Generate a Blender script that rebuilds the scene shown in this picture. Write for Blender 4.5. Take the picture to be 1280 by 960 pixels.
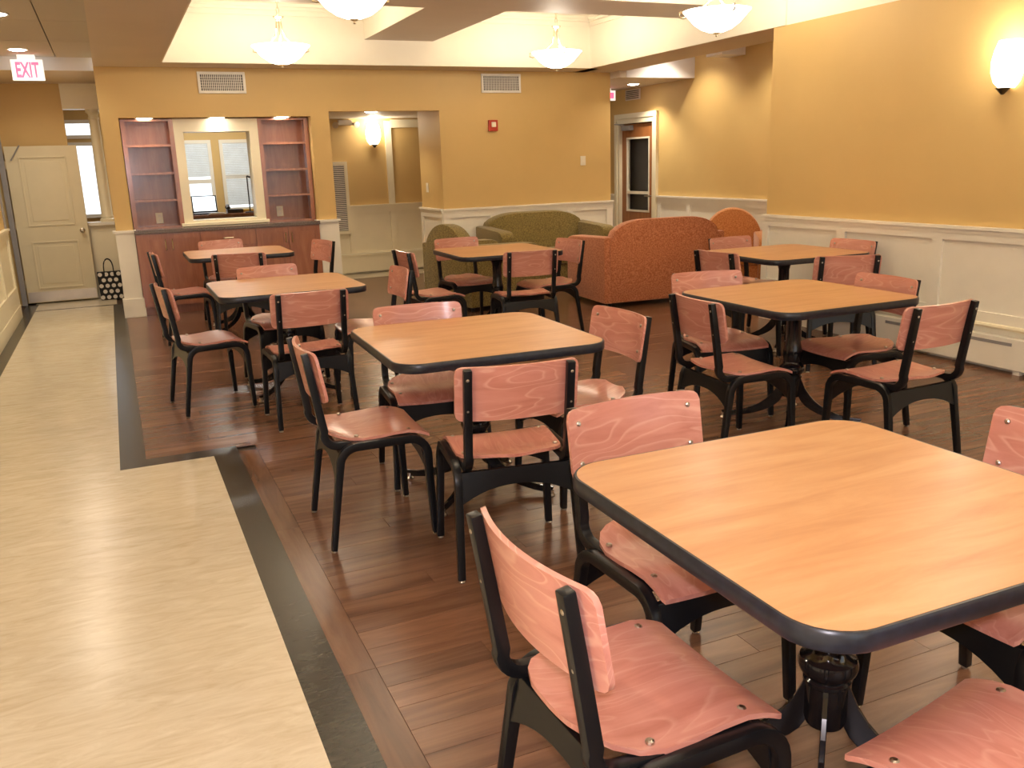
import bpy, bmesh, math, random
from mathutils import Vector, Matrix

random.seed(7)
for o in list(bpy.data.objects):
    bpy.data.objects.remove(o)
scene = bpy.context.scene
COL = scene.collection
R = math.radians

# ------------------------------------------------------------------ camera
YAW, PITCH, ROLL, FPX, CAM_H = R(23.69), R(14.19), R(1.85), 1096.3, 1.5
cam_data = bpy.data.cameras.new('camera')
cam_data.sensor_fit = 'HORIZONTAL'
cam_data.sensor_width = 36.0
cam_data.lens = FPX / 1280.0 * 36.0
cam_data.clip_start = 0.05
cam = bpy.data.objects.new('camera', cam_data)
COL.objects.link(cam)
fwd = Vector((math.sin(YAW) * math.cos(PITCH), math.cos(YAW) * math.cos(PITCH), -math.sin(PITCH)))
rt0 = Vector((math.cos(YAW), -math.sin(YAW), 0))
dn0 = fwd.cross(rt0)
rt = rt0 * math.cos(ROLL) + dn0 * math.sin(ROLL)
dn = -rt0 * math.sin(ROLL) + dn0 * math.cos(ROLL)
cam.matrix_world = Matrix(((rt.x, -dn.x, -fwd.x, 0), (rt.y, -dn.y, -fwd.y, 0), (rt.z, -dn.z, -fwd.z, CAM_H), (0, 0, 0, 1)))
scene.camera = cam

# ------------------------------------------------------------------ world, exposure, large lights
world = bpy.data.worlds.new('World')
scene.world = world
world.use_nodes = True
bgn = world.node_tree.nodes['Background']
bgn.inputs[0].default_value = (0.86, 0.93, 1.0, 1)
bgn.inputs[1].default_value = 1.1
scene.view_settings.view_transform = 'Standard'
scene.view_settings.look = 'None'
scene.view_settings.gamma = 1.0
scene.view_settings.use_curve_mapping = False
scene.view_settings.exposure = 0.98


def light(name, kind, loc, energy, color, rot=(0, 0, 0), size=None, size_y=None, spot=None, soft=None):
    d = bpy.data.lights.new(name, kind)
    d.energy = energy
    d.color = color
    if kind == 'AREA':
        d.shape = 'RECTANGLE'
        d.size = size
        d.size_y = size_y
    if kind == 'SPOT':
        d.spot_size = spot
        d.spot_blend = 0.6
    if soft is not None:
        d.shadow_soft_size = soft
    o = bpy.data.objects.new(name, d)
    COL.objects.link(o)
    o.location = loc
    o.rotation_euler = rot
    return o


WARM = (1.0, 0.90, 0.74)
DAY = (0.93, 0.96, 1.0)
# daylight through the two tall windows in the wall behind the photographer
for wx in (0.9, 3.5):
    light('daylight', 'AREA', (wx, -2.42, 1.55), 210, DAY, (R(90), 0, R(180)), 1.7, 1.7)
# the camera's own flash, just above the lens
light('camera_flash', 'POINT', (0.02, -0.02, 1.58), 52, (1.0, 0.91, 1.0), soft=0.03)

# ------------------------------------------------------------------ materials
MATS = {}


def new_mat(name):
    m = bpy.data.materials.new(name)
    m.use_nodes = True
    nt = m.node_tree
    return m, nt, nt.nodes['Principled BSDF']


def ramp(nt, stops):
    r = nt.nodes.new('ShaderNodeValToRGB')
    el = r.color_ramp.elements
    while len(el) < len(stops):
        el.new(0.5)
    for e, (p, c) in zip(el, stops):
        e.position = p
        e.color = (*c, 1)
    return r


def coords(nt, scale=(1, 1, 1), kind='Object', rot=(0, 0, 0)):
    tc = nt.nodes.new('ShaderNodeTexCoord')
    mp = nt.nodes.new('ShaderNodeMapping')
    mp.inputs['Scale'].default_value = scale
    mp.inputs['Rotation'].default_value = rot
    nt.links.new(tc.outputs[kind], mp.inputs['Vector'])
    return mp.outputs['Vector']


def noise(nt, vec, scale, detail=4, rough=0.55, dist=0.0):
    n = nt.nodes.new('ShaderNodeTexNoise')
    n.inputs['Scale'].default_value = scale
    n.inputs['Detail'].default_value = detail
    n.inputs['Roughness'].default_value = rough
    n.inputs['Distortion'].default_value = dist
    nt.links.new(vec, n.inputs['Vector'])
    return n.outputs['Fac']


def bump(nt, bsdf, h, strength, dist=0.01):
    b = nt.nodes.new('ShaderNodeBump')
    b.inputs['Strength'].default_value = strength
    b.inputs['Distance'].default_value = dist
    nt.links.new(h, b.inputs['Height'])
    nt.links.new(b.outputs['Normal'], bsdf.inputs['Normal'])


def simple(name, col, rough=0.5, metal=0.0, spec=0.5, var=0.06, vscale=6.0, bstr=0.0, bscale=200):
    m, nt, b = new_mat(name)
    v = coords(nt)
    f = noise(nt, v, vscale, 3)
    c2 = tuple(min(1, c * (1 + var)) for c in col)
    c1 = tuple(c * (1 - var) for c in col)
    r = ramp(nt, [(0.35, c1), (0.65, c2)])
    nt.links.new(f, r.inputs[0])
    nt.links.new(r.outputs[0], b.inputs['Base Color'])
    b.inputs['Roughness'].default_value = rough
    b.inputs['Metallic'].default_value = metal
    b.inputs['Specular IOR Level'].default_value = spec
    if bstr:
        bump(nt, b, noise(nt, v, bscale, 2), bstr, 0.002)
    MATS[name] = m
    return m


def emit(name, col, strength):
    m, nt, b = new_mat(name)
    b.inputs['Base Color'].default_value = (*col, 1)
    b.inputs['Emission Color'].default_value = (*col, 1)
    b.inputs['Emission Strength'].default_value = strength
    b.inputs['Roughness'].default_value = 0.3
    MATS[name] = m
    return m


def frac_random(nt):
    """one random number for each piece (object or mesh island)"""
    oi = nt.nodes.new('ShaderNodeObjectInfo')
    ge = nt.nodes.new('ShaderNodeNewGeometry')
    a = nt.nodes.new('ShaderNodeMath'); a.operation = 'ADD'
    nt.links.new(oi.outputs['Random'], a.inputs[0])
    nt.links.new(ge.outputs['Random Per Island'], a.inputs[1])
    fr = nt.nodes.new('ShaderNodeMath'); fr.operation = 'FRACT'
    nt.links.new(a.outputs[0], fr.inputs[0])
    return fr.outputs[0]


def offset_vec(nt, vec, val, amount):
    mul = nt.nodes.new('ShaderNodeVectorMath'); mul.operation = 'SCALE'
    mul.inputs[0].default_value = (1.0, 0.73, 0.41)
    sc = nt.nodes.new('ShaderNodeMath'); sc.operation = 'MULTIPLY'
    nt.links.new(val, sc.inputs[0]); sc.inputs[1].default_value = amount
    nt.links.new(sc.outputs[0], mul.inputs['Scale'])
    ad = nt.nodes.new('ShaderNodeVectorMath'); ad.operation = 'ADD'
    nt.links.new(vec, ad.inputs[0]); nt.links.new(mul.outputs[0], ad.inputs[1])
    return ad.outputs[0]


def mixc(nt, fac, a, b, mode='MIX'):
    m = nt.nodes.new('ShaderNodeMix'); m.data_type = 'RGBA'; m.blend_type = mode
    if isinstance(fac, (int, float)):
        m.inputs[0].default_value = fac
    else:
        nt.links.new(fac, m.inputs[0])
    for s, i in ((a, 6), (b, 7)):
        if isinstance(s, tuple):
            m.inputs[i].default_value = (*s, 1)
        else:
            nt.links.new(s, m.inputs[i])
    return m.outputs[2]


def wood(name, dark, mid, lite, axis='X', scale=1.0, rough=0.35, stretch=9.0, flame=0.0, per_piece=0.0, coat=0.0, line=None):
    """procedural timber: long grain along axis, optional cathedral (flame) rings"""
    m, nt, b = new_mat(name)
    s = {'X': (1, stretch, stretch), 'Y': (stretch, 1, stretch), 'Z': (stretch, stretch, 1)}[axis]
    vec = coords(nt, tuple(k * scale for k in s))
    rnd = frac_random(nt)
    vec = offset_vec(nt, vec, rnd, 37.0)
    f1 = noise(nt, vec, 1.6, 6, 0.62, 0.6)
    r = ramp(nt, [(0.28, dark), (0.5, mid), (0.74, lite)])
    nt.links.new(f1, r.inputs[0])
    out = r.outputs[0]
    if flame:
        s2 = {'X': (0.75, 3.6, 3.6), 'Y': (3.6, 0.75, 3.6), 'Z': (3.6, 3.6, 0.75)}[axis]
        v2 = offset_vec(nt, coords(nt, tuple(k * scale for k in s2)), rnd, 21.0)
        f2 = noise(nt, v2, 1.5, 2, 0.4, 0.4)
        mu = nt.nodes.new('ShaderNodeMath'); mu.operation = 'MULTIPLY'; mu.inputs[1].default_value = 13.0
        nt.links.new(f2, mu.inputs[0])
        fr = nt.nodes.new('ShaderNodeMath'); fr.operation = 'FRACT'
        nt.links.new(mu.outputs[0], fr.inputs[0])
        rr = ramp(nt, [(0.0, (0, 0, 0)), (0.72, (0.12, 0.12, 0.12)), (0.9, (1, 1, 1)), (1.0, (0.1, 0.1, 0.1))])
        nt.links.new(fr.outputs[0], rr.inputs[0])
        m3 = nt.nodes.new('ShaderNodeMath'); m3.operation = 'MULTIPLY'; m3.inputs[1].default_value = flame
        nt.links.new(rr.outputs[0], m3.inputs[0])
        out = mixc(nt, m3.outputs[0], out, line or lite)
    if per_piece:
        pr = ramp(nt, [(0.0, (1 - per_piece,) * 3), (1.0, (1 + per_piece,) * 3)])
        nt.links.new(rnd, pr.inputs[0])
        out = mixc(nt, 1.0, out, pr.outputs[0], 'MULTIPLY')
    nt.links.new(out, b.inputs['Base Color'])
    b.inputs['Roughness'].default_value = rough
    b.inputs['Coat Weight'].default_value = coat
    b.inputs['Coat Roughness'].default_value = 0.15
    bump(nt, b, f1, 0.05, 0.002)
    MATS[name] = m
    return m


simple('tan_paint', (0.62, 0.425, 0.165), 0.55, var=0.02, vscale=2, bstr=0.06, bscale=90)
simple('cream_trim', (0.82, 0.75, 0.55), 0.35, var=0.015)
simple('white_wainscot', (0.82, 0.78, 0.68), 0.38, var=0.015)
simple('tray_paint', (0.85, 0.79, 0.66), 0.6, var=0.01)
simple('soffit_paint', (0.68, 0.59, 0.49), 0.6, var=0.02, vscale=2)
simple('white_bulkhead', (0.78, 0.76, 0.78), 0.6, var=0.01)
simple('door_paint', (0.70, 0.62, 0.42), 0.4, var=0.015)
simple('black_frame', (0.006, 0.0065, 0.008), 0.30, spec=0.32, var=0.1)
simple('black_gloss', (0.008, 0.008, 0.010), 0.12, var=0.1)
simple('edge_vinyl', (0.014, 0.018, 0.028), 0.32, var=0.25, vscale=40)
simple('chrome', (0.50, 0.46, 0.40), 0.32, 1.0)
simple('nickel', (0.62, 0.52, 0.36), 0.28, 1.0)
simple('brushed_steel', (0.55, 0.50, 0.42), 0.4, 1.0)
simple('grey_frame', (0.28, 0.27, 0.27), 0.45)
simple('vent_white', (0.78, 0.74, 0.66), 0.45)
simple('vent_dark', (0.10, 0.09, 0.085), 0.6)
simple('granite', (0.16, 0.12, 0.10), 0.18, var=0.5, vscale=120)
simple('red_plastic', (0.50, 0.05, 0.025), 0.35)
simple('ivory', (0.80, 0.74, 0.60), 0.4)
simple('black_cloth', (0.012, 0.011, 0.012), 0.8)
simple('white_cloth', (0.75, 0.70, 0.62), 0.8)
simple('bronze', (0.06, 0.04, 0.022), 0.4, 0.6)
simple('dark_plastic', (0.02, 0.02, 0.023), 0.4)
emit('exit_white', (0.90, 0.88, 0.80), 0.45)
simple('paper', (0.7, 0.68, 0.62), 0.8)
simple('blind', (0.55, 0.57, 0.56), 0.6)
simple('subfloor', (0.05, 0.03, 0.02), 0.7)
simple('yellow_thing', (0.6, 0.45, 0.1), 0.6)
emit('lamp_glass', (1.0, 0.90, 0.74), 3.6)
emit('sconce_glass', (1.0, 0.86, 0.62), 3.6)
emit('downlight', (1.0, 0.90, 0.80), 14.0)
emit('exit_red', (0.95, 0.08, 0.16), 1.1)
emit('laptop_screen', (0.85, 0.93, 1.0), 1.4)
emit('fluorescent', (1.0, 0.97, 0.9), 4.0)

wood('chair_ply', (0.47, 0.178, 0.132), (0.56, 0.238, 0.186), (0.64, 0.308, 0.243), 'Y', 1.6, 0.32, 8.0, flame=0.52, per_piece=0.06, coat=0.2, line=(0.74, 0.45, 0.35))
wood('chair_seat_ply', (0.47, 0.178, 0.132), (0.56, 0.238, 0.186), (0.64, 0.308, 0.243), 'X', 1.6, 0.32, 8.0, flame=0.34, per_piece=0.06, coat=0.2, line=(0.74, 0.45, 0.35))
wood('ply_edge', (0.45, 0.18, 0.09), (0.6, 0.28, 0.16), (0.7, 0.36, 0.22), 'Y', 2, 0.45)
wood('table_laminate', (0.47, 0.215, 0.082), (0.55, 0.28, 0.12), (0.61, 0.345, 0.165), 'X', 1.5, 0.36, 6.0, flame=0.0, coat=0.05)
wood('plank_wood', (0.095, 0.046, 0.027), (0.16, 0.078, 0.044), (0.23, 0.118, 0.068), 'X', 0.9, 0.27, 11.0, per_piece=0.16)
wood('plank_wood_long', (0.095, 0.046, 0.027), (0.16, 0.078, 0.044), (0.23, 0.118, 0.068), 'Y', 0.9, 0.27, 11.0, per_piece=0.16)
wood('cabinet_wood', (0.26, 0.085, 0.035), (0.33, 0.115, 0.05), (0.40, 0.155, 0.07), 'Z', 1.6, 0.34, 7.0, per_piece=0.05, coat=1.0)
wood('door_wood', (0.25, 0.09, 0.03), (0.33, 0.125, 0.04), (0.42, 0.17, 0.06), 'Z', 1.4, 0.35, 7.0)


def linoleum(name, cols, rough, sc):
    m, nt, b = new_mat(name)
    v = coords(nt, (1.0, 1.0, 1))
    va = coords(nt, (0.55, 2.2, 1))
    f1 = noise(nt, va, 9 * sc, 8, 0.68, 1.2)
    f2 = noise(nt, v, 1.1, 3)
    r = ramp(nt, cols)
    nt.links.new(f1, r.inputs[0])
    r2 = ramp(nt, [(0.3, (0.93,) * 3), (0.7, (1.05,) * 3)])
    nt.links.new(f2, r2.inputs[0])
    nt.links.new(mixc(nt, 1.0, r.outputs[0], r2.outputs[0], 'MULTIPLY'), b.inputs['Base Color'])
    b.inputs['Roughness'].default_value = rough
    MATS[name] = m


linoleum('beige_lino', [(0.3, (0.55, 0.47, 0.33)), (0.5, (0.63, 0.56, 0.42)), (0.72, (0.71, 0.65, 0.52))], 0.24, 1.0)
linoleum('dark_lino', [(0.3, (0.018, 0.016, 0.013)), (0.52, (0.032, 0.028, 0.022)), (0.68, (0.05, 0.045, 0.035)), (0.8, (0.12, 0.11, 0.09))], 0.26, 2.0)


def fabric(name, c1, c2):
    m, nt, b = new_mat(name)
    v = coords(nt)
    f = noise(nt, v, 75, 3, 0.7)
    r = ramp(nt, [(0.38, c1), (0.62, c2)])
    nt.links.new(f, r.inputs[0])
    nt.links.new(r.outputs[0], b.inputs['Base Color'])
    b.inputs['Roughness'].default_value = 0.9
    b.inputs['Sheen Weight'].default_value = 0.25
    bump(nt, b, f, 0.25, 0.004)
    MATS[name] = m


fabric('red_fabric', (0.36, 0.10, 0.035), (0.60, 0.235, 0.11))
fabric('orange_fabric', (0.40, 0.13, 0.03), (0.58, 0.24, 0.075))
fabric('green_fabric', (0.12, 0.085, 0.018), (0.29, 0.215, 0.06))


def tile_ceiling():
    m, nt, b = new_mat('ceiling_tile')
    v = coords(nt)
    f = noise(nt, v, 160, 2, 0.7)
    r = ramp(nt, [(0.3, (0.52, 0.49, 0.46)), (0.6, (0.62, 0.59, 0.56))])
    nt.links.new(f, r.inputs[0])
    nt.links.new(r.outputs[0], b.inputs['Base Color'])
    b.inputs['Roughness'].default_value = 0.9
    MATS['ceiling_tile'] = m


tile_ceiling()


def glass(name, alpha_rough=0.0):
    m, nt, b = new_mat(name)
    b.inputs['Base Color'].default_value = (0.95, 0.97, 0.97, 1)
    b.inputs['Roughness'].default_value = alpha_rough
    b.inputs['Transmission Weight'].default_value = 1.0
    b.inputs['IOR'].default_value = 1.05
    b.inputs['Specular IOR Level'].default_value = 0.6
    MATS[name] = m


glass('glass')


# ------------------------------------------------------------------ geometry helpers
class MB:
    def __init__(self):
        self.v = []
        self.f = []

    def add(self, vs, fs):
        n = len(self.v)
        self.v += [tuple(p) for p in vs]
        self.f += [tuple(i + n for i in q) for q in fs]
        return self

    def box(self, x0, x1, y0, y1, z0, z1):
        vs = [(x0, y0, z0), (x1, y0, z0), (x1, y1, z0), (x0, y1, z0), (x0, y0, z1), (x1, y0, z1), (x1, y1, z1), (x0, y1, z1)]
        return self.add(vs, [(3, 2, 1, 0), (4, 5, 6, 7), (0, 1, 5, 4), (1, 2, 6, 5), (2, 3, 7, 6), (3, 0, 4, 7)])

    def bar(self, pts, sides, ups, w, h):
        """rectangular bar swept along pts; sides/ups are unit vectors for each point, w/h full sizes (scalar or list)"""
        n = len(pts)
        vs = []
        for i, p in enumerate(pts):
            p = Vector(p); s = Vector(sides[i]); u = Vector(ups[i])
            ww = (w[i] if isinstance(w, (list, tuple)) else w) / 2
            hh = (h[i] if isinstance(h, (list, tuple)) else h) / 2
            vs += [p - s * ww - u * hh, p + s * ww - u * hh, p + s * ww + u * hh, p - s * ww + u * hh]
        fs = [(3, 2, 1, 0), tuple(4 * (n - 1) + k for k in range(4))]
        for i in range(n - 1):
            for k in range(4):
                a = 4 * i + k; b = 4 * i + (k + 1) % 4
                fs.append((a, b, b + 4, a + 4))
        return self.add(vs, fs)

    def tube(self, pts, r, seg=8):
        n = len(pts)
        vs = []
        P = [Vector(p) for p in pts]
        for i, p in enumerate(P):
            d = (P[min(i + 1, n - 1)] - P[max(i - 1, 0)]).normalized()
            a = Vector((0, 0, 1)) if abs(d.z) < 0.9 else Vector((1, 0, 0))
            s = d.cross(a).normalized(); u = s.cross(d).normalized()
            rr = r[i] if isinstance(r, (list, tuple)) else r
            for k in range(seg):
                t = 2 * math.pi * k / seg
                vs.append(p + (s * math.cos(t) + u * math.sin(t)) * rr)
        fs = [tuple(range(seg))[::-1], tuple(seg * (n - 1) + k for k in range(seg))]
        for i in range(n - 1):
            for k in range(seg):
                a = seg * i + k; b = seg * i + (k + 1) % seg
                fs.append((a, b, b + seg, a + seg))
        return self.add(vs, fs)

    def lathe(self, prof, seg=24, c=(0, 0, 0)):
        """prof: list of (r, z) from bottom to top"""
        vs = []
        for r, z in prof:
            for k in range(seg):
                t = 2 * math.pi * k / seg
                vs.append((c[0] + r * math.cos(t), c[1] + r * math.sin(t), c[2] + z))
        fs = []
        n = len(prof)
        for i in range(n - 1):
            for k in range(seg):
                a = seg * i + k; b = seg * i + (k + 1) % seg
                fs.append((a, b, b + seg, a + seg))
        fs.append(tuple(range(seg))[::-1])
        fs.append(tuple(seg * (n - 1) + k for k in range(seg)))
        return self.add(vs, fs)

    def prism(self, poly, fn0, fn1):
        """poly of 2-D points, fn0/fn1 map a point to the two 3-D faces"""
        n = len(poly)
        vs = [fn0(p) for p in poly] + [fn1(p) for p in poly]
        fs = [tuple(range(n))[::-1], tuple(range(n, 2 * n))]
        for i in range(n):
            j = (i + 1) % n
            fs.append((i, j, j + n, i + n))
        return self.add(vs, fs)

    def slab(self, rows, thick):
        """grid of points rows[i][j] with a thickness vector per point -> closed sheet"""
        nr, nc = len(rows), len(rows[0])
        vs = [rows[i][j] for i in range(nr) for j in range(nc)]
        vs += [tuple(Vector(rows[i][j]) + Vector(thick(i, j))) for i in range(nr) for j in range(nc)]
        N = nr * nc
        fs = []
        for i in range(nr - 1):
            for j in range(nc - 1):
                a = i * nc + j
                fs.append((a, a + 1, a + nc + 1, a + nc))
                fs.append((N + a + nc, N + a + nc + 1, N + a + 1, N + a))
        ring = [j for j in range(nc)] + [i * nc + nc - 1 for i in range(1, nr)] + [(nr - 1) * nc + j for j in range(nc - 2, -1, -1)] + [i * nc for i in range(nr - 2, 0, -1)]
        for k in range(len(ring)):
            a = ring[k]; b = ring[(k + 1) % len(ring)]
            fs.append((b, a, a + N, b + N))
        return self.add(vs, fs)

    def mesh(self, name, mat, smooth=None, bevel=0.0, weld=False):
        me = bpy.data.meshes.new(name)
        me.from_pydata(self.v, [], self.f)
        bm = bmesh.new()
        bm.from_mesh(me)
        if weld:
            bmesh.ops.remove_doubles(bm, verts=bm.verts, dist=1e-5)
        bmesh.ops.recalc_face_normals(bm, faces=bm.faces)
        if bevel:
            es = [e for e in bm.edges if len(e.link_faces) == 2 and e.calc_face_angle(0) > 0.6]
            bmesh.ops.bevel(bm, geom=es, offset=bevel, segments=2, profile=0.6, affect='EDGES', clamp_overlap=True)
        if smooth is not None:
            for f in bm.faces:
                f.smooth = True
            for e in bm.edges:
                if len(e.link_faces) == 2 and e.calc_face_angle(0) > smooth:
                    e.smooth = False
        bm.to_mesh(me)
        bm.free()
        me.materials.append(MATS[mat])
        return me

    def build(self, name, mat, parent=None, smooth=None, bevel=0.0, weld=False):
        return put(name, self.mesh(name, mat, smooth, bevel, weld), parent)


def put(name, data, parent=None, loc=None, rot=None):
    o = bpy.data.objects.new(name, data)
    COL.objects.link(o)
    if parent is not None:
        o.parent = parent
    if loc is not None:
        o.location = loc
    if rot is not None:
        o.rotation_euler = rot
    return o


def tag(o, label, cat, group=None):
    o['label'] = label
    o['category'] = cat
    if group:
        o['group'] = group
    return o


def thing(name, label, cat, loc=(0, 0, 0), rz=0.0, group=None):
    return tag(put(name, None, None, loc, (0, 0, rz)), label, cat, group)


def struct(o, label=None):
    o['kind'] = 'structure'
    if label:
        o['label'] = label
        o['category'] = o.name.split('_')[0].split('.')[0]
    return o


def copy_tree(o, parent=None):
    c = o.copy()
    COL.objects.link(c)
    if parent is not None:
        c.parent = parent
    for ch in list(o.children):
        copy_tree(ch, c)
    return c


def B(*a):
    return MB().box(*a)


# ================================================================== FLOOR
XR, YB, ZS = 5.5, 10.28, 2.57          # right wall, back wall, soffit height
floor = struct(B(-1.3, 7.4, -2.7, 15.2, -0.12, -0.012).build('floor', 'subfloor'), 'floor of brown wood planks and beige linoleum with black border strips')

# beige linoleum walkway: an L of two rectangles plus the corridor behind the alcove
f = MB()
f.box(-0.97, -0.14, 4.82, 11.4, -0.012, 0.0)
f.box(-0.97, 0.33, -2.6, 4.82, -0.012, 0.0)
f.build('linoleum_field', 'beige_lino', floor)
B(-1.0, -0.1, 11.46, 12.3, -0.012, 0.0).build('linoleum_field', 'beige_lino', floor)
B(2.2, 7.15, 12.0, 12.6, -0.012, 0.0).build('linoleum_field', 'beige_lino', floor)
for a in ((-0.14, -0.01, 4.95, 11.4), (-0.14, 0.46, 4.82, 4.95), (0.33, 0.46, -2.6, 4.82), (-1.1, -0.97, -2.6, 12.0), (-0.97, -0.1, 11.4, 11.46), (2.2, 7.15, 11.93, 12.0)):
    B(*a, -0.012, 0.0006).build('border_strip', 'dark_lino', floor)
B(-1.1, 2.4, 12.3, 15.0, -0.012, 0.0).build('office_floor', 'dark_lino', floor)

# planks: border planks beside the black strip, then rows along X
PW, PL = 0.115, 1.22


def plank_mb(x0, x1, y0, y1):
    g = 0.0003
    m = MB()
    vs = [(x0 + g, y0 + g, -0.002), (x1 - g, y0 + g, -0.002), (x1 - g, y1 - g, -0.002), (x0 + g, y1 - g, -0.002)]
    e = 0.0009
    vs += [(x0 + e, y0 + e, 0), (x1 - e, y0 + e, 0), (x1 - e, y1 - e, 0), (x0 + e, y1 - e, 0)]
    return m.add(vs, [(4, 5, 6, 7), (0, 1, 5, 4), (1, 2, 6, 5), (2, 3, 7, 6), (3, 0, 4, 7)])


long_me = plank_mb(0, 0.10, 0, PL).mesh('plank', 'plank_wood_long')
for k in range(4):
    put('plank', long_me, floor, (0.46, -0.05 + k * PL, 0))
full_me = plank_mb(0, PL, 0, PW).mesh('plank', 'plank_wood')
far = MB()
row = 0
y = 0.55
while y < 11.9:
    x_start = 0.56 if y + PW < 4.95 else -0.01
    x_end = 5.5 if y < 6.5 else 7.15
    x = x_start
    first = True
    while x < x_end - 0.02:
        ln = PL
        if first:
            ln = (0.35, 0.78, 1.1, 0.55, 0.95)[row % 5]
            first = False
        x1 = min(x + ln, x_end)
        y1 = min(y + PW, 11.93)
        if y < 4.95 and y + PW >= 4.95 and x < 0.56:
            pass
        if y < 5.4 and x < 5.4 and x1 > 0.5:
            if abs(x1 - x - PL) < 1e-4:
                put('plank', full_me, floor, (x, y, 0))
            else:
                put('plank', plank_mb(0, x1 - x, 0, PW).mesh('plank', 'plank_wood'), floor, (x, y, 0))
        else:
            m = plank_mb(x, x1, y, y1)
            far.add(m.v, m.f)
        x = x1
    y += PW
    row += 1
fo = far.build('far_planks', 'plank_wood', floor)
fo['kind'] = 'stuff'
B(0.46, 7.2, -2.6, 0.55, -0.012, -0.0).build('near_planks', 'plank_wood', floor)

# ================================================================== WALLS
def wains(wall, axis, const, face, a0, a1, stiles, zrail=0.95, ztop=0.86, zlow=0.30, base=0.14, mat='white_wainscot', a_cut=None):
    """wainscot on a wall face. axis 'X': wall runs along X at y=const and faces sign `face` in Y; axis 'Y' likewise."""
    def bx(m, u0, u1, d0, d1, z0, z1):
        p, q = sorted((const + face * d0, const + face * d1))
        if axis == 'X':
            return m.box(u0, u1, p, q, z0, z1)
        return m.box(p, q, u0, u1, z0, z1)
    bx(MB(), a0, a1, 0.0, 0.008, 0, zrail).build('wainscot_panel', mat, wall)
    bx(bx(MB(), a0 - 0.0, a1 + 0.0, 0.0, 0.05, zrail, zrail + 0.022), a0, a1, 0.0, 0.034, zrail - 0.03, zrail).build('chair_rail', mat, wall)
    bx(MB(), a0, a1, 0.008, 0.028, ztop, zrail - 0.03).build('wainscot_rail', mat, wall)
    bx(MB(), a0, a1, 0.008, 0.028, base, zlow).build('wainscot_rail', mat, wall)
    bx(MB(), a0, a1, 0.0, 0.034, 0, base).build('baseboard', mat, wall)
    for s in stiles:
        w = 0.045
        bx(MB(), max(a0, s - w), min(a1, s + w), 0.008, 0.028, zlow, ztop).build('stile', mat, wall)


# right wall (near), then the jog back to the recess wall
w = struct(B(XR, XR + 0.15, -2.6, 6.56, 0, ZS).build('wall_right', 'tan_paint'), 'tan right wall above a white panelled wainscot')
wains(w, 'Y', XR, -1, -2.6, 6.58, [6.55, 5.6, 4.65, 3.7, 2.75, 1.8, 0.85, -0.1, -1.05], 0.94, 0.86, 0.38)
w = struct(B(XR + 0.15, 7.3, 6.41, 6.56, 0, 3.0).build('wall_jog', 'tan_paint'), 'tan return wall beside the seating recess')
w = struct(B(7.15, 7.3, 6.56, 10.92, 0, 3.0).build('wall_recess', 'tan_paint'), 'tan recess wall behind the orange armchair with a door')
B(7.15, 7.3, 11.97, 12.7, 0, 3.0).build('wall_piece', 'tan_paint', w)
B(7.15, 7.3, 10.92, 11.97, 2.08, 3.0).build('wall_piece', 'tan_paint', w)
wains(w, 'Y', 7.15, -1, 6.56, 10.85, [6.6, 7.5, 8.4, 9.25, 10.1, 10.82])
wains(w, 'Y', 7.15, -1, 12.04, 12.6, [12.1, 12.55])

# back wall pieces
w = struct(B(3.68, 6.02, YB, YB + 0.14, 0, ZS).build('wall_back', 'tan_paint'), 'tan back wall with niche, alcove opening and cream wainscot')
B(0.0, 0.17, YB, 12.2, 0, ZS).build('pier', 'tan_paint', w)
B(0.17, 2.15, YB, YB + 0.5, 2.07, ZS).build('niche_header', 'tan_paint', w)
B(2.15, 2.36, YB, 12.6, 0, ZS).build('pier', 'tan_paint', w)
B(2.36, 3.68, YB, YB + 0.14, 2.12, ZS).build('alcove_header', 'tan_paint', w)
B(3.68, 3.80, YB + 0.14, 11.1, 0, ZS).build('alcove_return', 'tan_paint', w)
B(0.17, 0.70, 10.68, 10.74, 0.0, ZS).build('niche_back', 'tan_paint', w)
B(1.57, 2.15, 10.68, 10.74, 0.0, ZS).build('niche_back', 'tan_paint', w)
B(0.70, 1.57, 10.68, 10.74, 2.0, ZS).build('niche_back', 'tan_paint', w)
B(0.70, 1.57, 10.68, 10.74, 0.0, 0.96).build('niche_back', 'tan_paint', w)
wains(w, 'X', YB, -1, 3.66, 6.04, [3.70, 4.33, 5.40, 5.99])
wains(w, 'Y', 3.68, -1, YB - 0.01, 11.1, [10.31, 11.07])
# painted wainscot boxes round the two piers, each with a plinth and a cap
for (x0, x1) in ((-0.01, 0.175), (2.145, 2.37)):
    B(x0, x1, YB - 0.03, YB + 0.1, 0.2, 0.90).build('pier_casing', 'white_wainscot', w)
    B(x0 - 0.02, x1 + 0.015, YB - 0.05, YB + 0.1, 0, 0.2).build('plinth', 'white_wainscot', w, bevel=0.004)
    B(x0 - 0.025, x1 + 0.02, YB - 0.055, YB + 0.1, 0.90, 0.925).build('cap', 'white_wainscot', w)

# alcove / corridor behind
w = struct(B(2.2, 7.15, 12.6, 12.72, 0, 2.9).build('wall_alcove', 'tan_paint'), 'tan alcove wall with cream trim and wainscot behind the opening')
wains(w, 'X', 12.6, -1, 2.36, 7.1, [2.42, 3.1, 3.72, 4.5, 5.2], mat='cream_trim')
B(3.67, 3.76, 12.57, 12.6, 0.97, 2.12).build('trim_strip', 'cream_trim', w)
B(3.76, 4.6, 12.57, 12.6, 2.03, 2.14).build('trim_strip', 'cream_trim', w)
c = struct(B(2.36, 6.02, YB + 0.14, 12.6, 2.16, 2.26).build('ceiling_alcove', 'soffit_paint'), 'low ceiling of the alcove')

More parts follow.
